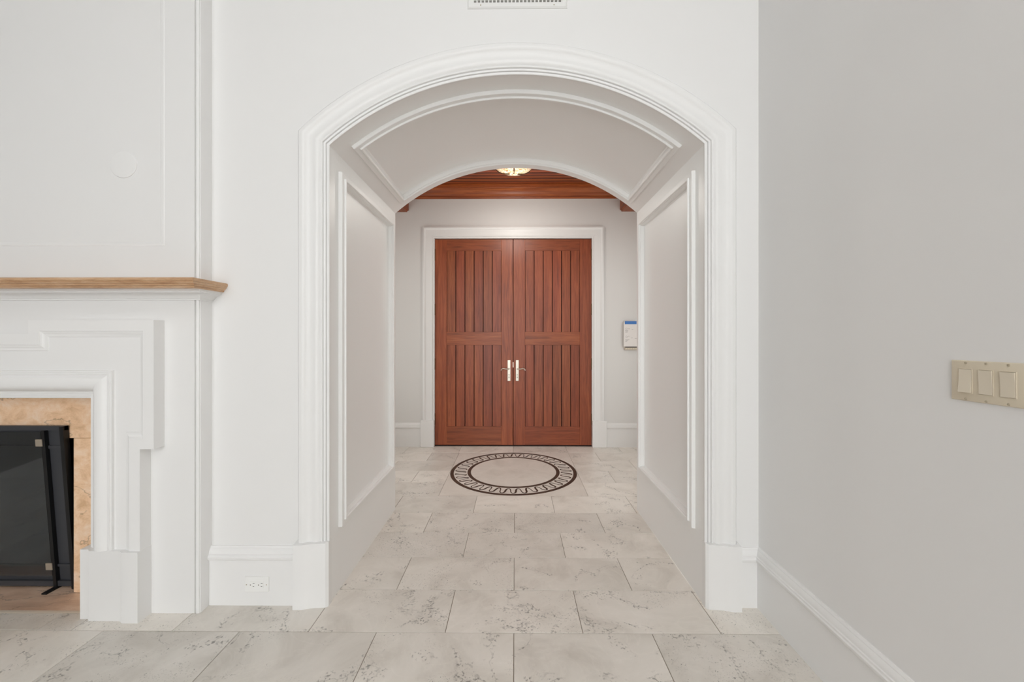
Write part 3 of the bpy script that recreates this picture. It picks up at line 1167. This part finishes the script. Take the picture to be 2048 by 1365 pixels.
# ------------------------------------------------------------------ air vent above the arch
vent = thing('air_vent', 'white rectangular air vent grille high on the wall above the arch', 'vent', (0.012, YW, 2.942))
VX0, VX1, VZ0, VZ1 = -0.234, 0.258, 2.942, 3.26
m = MB()
fr = lambda d: [(VX0 + d, VZ0 + d), (VX1 - d, VZ0 + d), (VX1 - d, VZ1 - d), (VX0 + d, VZ1 - d)]
m.strip([[(a, YW - p, b) for a, b in fr(d)] for d, p in ((0, 0), (0.0, 0.003), (0.006, 0.008), (0.026, 0.008), (0.028, 0.003))], close_cols=True)
m.build('frame', VENTW, vent)
m = MB()
m.box(VX0 + 0.02, VX1 - 0.02, YW - 0.0012, YW - 0.0004, VZ0 + 0.02, VZ1 - 0.02)
m.build('backing', DUCT, vent)
nb = 23
x0, x1 = VX0 + 0.028, VX1 - 0.028
bar = None
for k in range(nb + 1):
    x = x0 + (x1 - x0) * k / nb
    if bar is None:
        bar = MB().box(-0.0032 + vent.location.x, 0.0032 + vent.location.x, YW - 0.0060, YW - 0.0015, VZ0 + 0.026, VZ1 - 0.026).build('slat', VENTW, vent)
        o = bar
    else:
        o = piece('slat', bar, vent)
    o.location = (x - vent.location.x, 0, 0)
zb = VZ0 + 0.0315
cross = None
while zb < VZ1 - 0.03:
    if cross is None:
        cross = MB().box(x0, x1, YW - 0.0052, YW - 0.0015, VZ0 - 0.0025, VZ0 + 0.0025).build('cross_slat', VENTW, vent)
        o = cross
    else:
        o = piece('cross_slat', cross, vent)
    o.location = (0, 0, zb + 0.011 - VZ0)
    zb += 0.0125
for x in (-0.169, 0.192):
    m = MB()
    m.lathe([(0.0001, -0.0095), (0.003, -0.009), (0.004, -0.007)], (x, YW, VZ0 + 0.0135), 10, 'y')
    m.build('screw', SCREW, vent)

# ------------------------------------------------------------------ outlet in the baseboard
YO = YW - 0.018
outlet = thing('wall_outlet', 'white double power outlet lying sideways in the left baseboard', 'outlet', (-1.266, YO, 0.107))
m = MB()
m.box(-1.325, -1.207, YO - 0.0068, YO + 0.001, 0.070, 0.145, 0.0022)
m.build('faceplate', WHITEP, outlet)
rec = MB().box(-1.300, -1.232, YO - 0.0088, YO - 0.004, 0.091, 0.124, 0.001).build('receptacle', WHITEP, outlet)
for cx in (-1.2835, -1.2440):
    m = MB()
    m.lathe([(0.0001, -0.0003), (0.0026, -0.0003), (0.0026, 0.0004)], (cx - 0.0115, YO - 0.0088, 0.1065), 10, 'y')
    m.box(cx, cx + 0.0085, YO - 0.0092, YO - 0.0086, 0.1125, 0.1145)
    m.box(cx, cx + 0.0070, YO - 0.0092, YO - 0.0086, 0.0990, 0.1010)
    m.build('socket_slots', SLOT, rec)
for cx in (-1.316, -1.2175):
    m = MB()
    m.lathe([(0.0001, -0.0015), (0.0025, -0.0012), (0.003, 0.0)], (cx, YO - 0.0066, 0.1065), 10, 'y')
    m.build('screw', SCREW, outlet)

# ------------------------------------------------------------------ switch plate on the right wall
sw = thing('light_switch', 'almond triple rocker light switch on the right wall', 'light switch', (XWR, 1.016, 1.205))
SY0, SY1, SZ0, SZ1 = 0.9350, 1.1030, 1.1515, 1.2585
m = MB()
rr = lambda d: [(SY0 + d, SZ0 + d), (SY1 - d, SZ0 + d), (SY1 - d, SZ1 - d), (SY0 + d, SZ1 - d)]
m.strip([[(XWR - p, a, b) for a, b in rr(d)] for d, p in ((0, 0), (0.0, 0.002), (0.002, 0.005), (0.005, 0.0062))], close_cols=True)
m.poly([(XWR - 0.0062, a, b) for a, b in rr(0.005)])
m.build('faceplate', ALMOND, sw)
for k, cy in enumerate((1.066, 1.020, 0.974)):
    w, h = 0.0165, 0.0325
    m = MB()
    zc = 1.205
    fr = lambda i, p: [(XWR - p, cy - w + i, zc - h + i), (XWR - p, cy + w - i, zc - h + i), (XWR - p, cy + w - i, zc + h - i), (XWR - p, cy - w + i, zc + h - i)]
    m.strip([fr(0, 0.0055), fr(0.0, 0.0078), fr(0.0012, 0.0082), fr(0.0018, 0.0066)], close_cols=True)
    rf = m.build('switch_frame', ALMOND, sw)
    m = MB()
    w2, h2 = w - 0.002, h - 0.002
    t = (0.0035, 0.0085, 0.0085)[k]
    b_ = (0.0095, 0.0040, 0.0045)[k]
    a0, a1 = 0.0066 + 0.0 + (0.0 if k else 0.0), 0.0
    sect = [(-h2, 0.005), (-h2, 0.0066 + b_ * 0.55), (0, 0.0088), (h2, 0.0066 + t * 0.55), (h2, 0.005)]
    m.prism(sect, lambda p: (XWR - p[1], cy - w2, zc + p[0]), lambda p: (XWR - p[1], cy + w2, zc + p[0]))
    m.build('rocker', ALMOND2, rf)
    for z in (zc - 0.0475, zc + 0.0475):
        m = MB()
        m.lathe([(0.0001, -0.0012), (0.0028, -0.001), (0.0034, 0.0002)], (XWR - 0.0062, cy, z), 12, 'x')
        m.box(XWR - 0.0078, XWR - 0.0070, cy - 0.0004, cy + 0.0004, z - 0.0022, z + 0.0022)
        m.build('screw', SCREW, sw)

# ------------------------------------------------------------------ keypad and taped notice by the doors
kp = thing('wall_keypad', 'beige wall keypad mostly hidden behind a taped paper notice', 'keypad', (1.385, YD, 1.33))
m = MB()
m.box(1.312, 1.466, YD - 0.024, YD, 1.166, 1.478, 0.004)
m.build('keypad_body', KEYP, kp)
for k in range(5):
    MB().box(1.324 + 0.028 * k, 1.344 + 0.028 * k, YD - 0.0265, YD - 0.0235, 1.176, 1.190, 0.001).build('button', ALMOND, kp)
m = MB()
m.box(1.318, 1.460, YD - 0.0250, YD - 0.0235, 1.196, 1.207)
m.build('display_strip', SLOT, kp)
nt_ = thing('paper_notice', 'white paper notice taped with blue tape over the wall keypad', 'notice', (1.385, YD - 0.028, 1.35))
YN = YD - 0.0285
m = MB()
m.strip([[(1.300, YN - 0.0006, z), (1.470, YN - 0.0006, z)] for z in (1.209, 1.3, 1.4, 1.494)])
m.strip([[(1.300, YN, z), (1.470, YN, z)] for z in (1.209, 1.3, 1.4, 1.494)])
m.strip([[(1.300, YN - 0.0006, 1.209), (1.470, YN - 0.0006, 1.209), (1.470, YN - 0.0006, 1.494), (1.300, YN - 0.0006, 1.494)],
         [(1.300, YN, 1.209), (1.470, YN, 1.209), (1.470, YN, 1.494), (1.300, YN, 1.494)]], close_cols=True)
sheet = m.build('sheet', PAPER, nt_)
m = MB()
YI = YN - 0.0012
for z, x0, x1 in ((1.420, 1.352, 1.372), (1.412, 1.395, 1.412), (1.398, 1.316, 1.352), (1.386, 1.320, 1.350), (1.378, 1.318, 1.344), (1.330, 1.352, 1.366),
                  (1.312, 1.390, 1.405), (1.305, 1.432, 1.455), (1.290, 1.318, 1.366), (1.280, 1.320, 1.352), (1.266, 1.318, 1.340)):
    m.box(x0, x1, YI, YI + 0.0008, z, z + 0.0032)
for cx, cz in ((1.331, 1.421), (1.333, 1.325)):
    for k in range(14):
        t0, t1 = 2 * pi * k / 14, 2 * pi * (k + 1) / 14
        m.quad((cx + 0.011 * cos(t0), YI, cz + 0.011 * sin(t0)), (cx + 0.011 * cos(t1), YI, cz + 0.011 * sin(t1)),
               (cx + 0.0085 * cos(t1), YI, cz + 0.0085 * sin(t1)), (cx + 0.0085 * cos(t0), YI, cz + 0.0085 * sin(t0)))
m.build('print', INK, sheet)['kind'] = 'stuff'
m = MB()
m.box(1.313, 1.452, YN - 0.0018, YN - 0.0008, 1.476, 1.512)
m.build('tape', TAPE, nt_)['label'] = 'strip of blue masking tape'
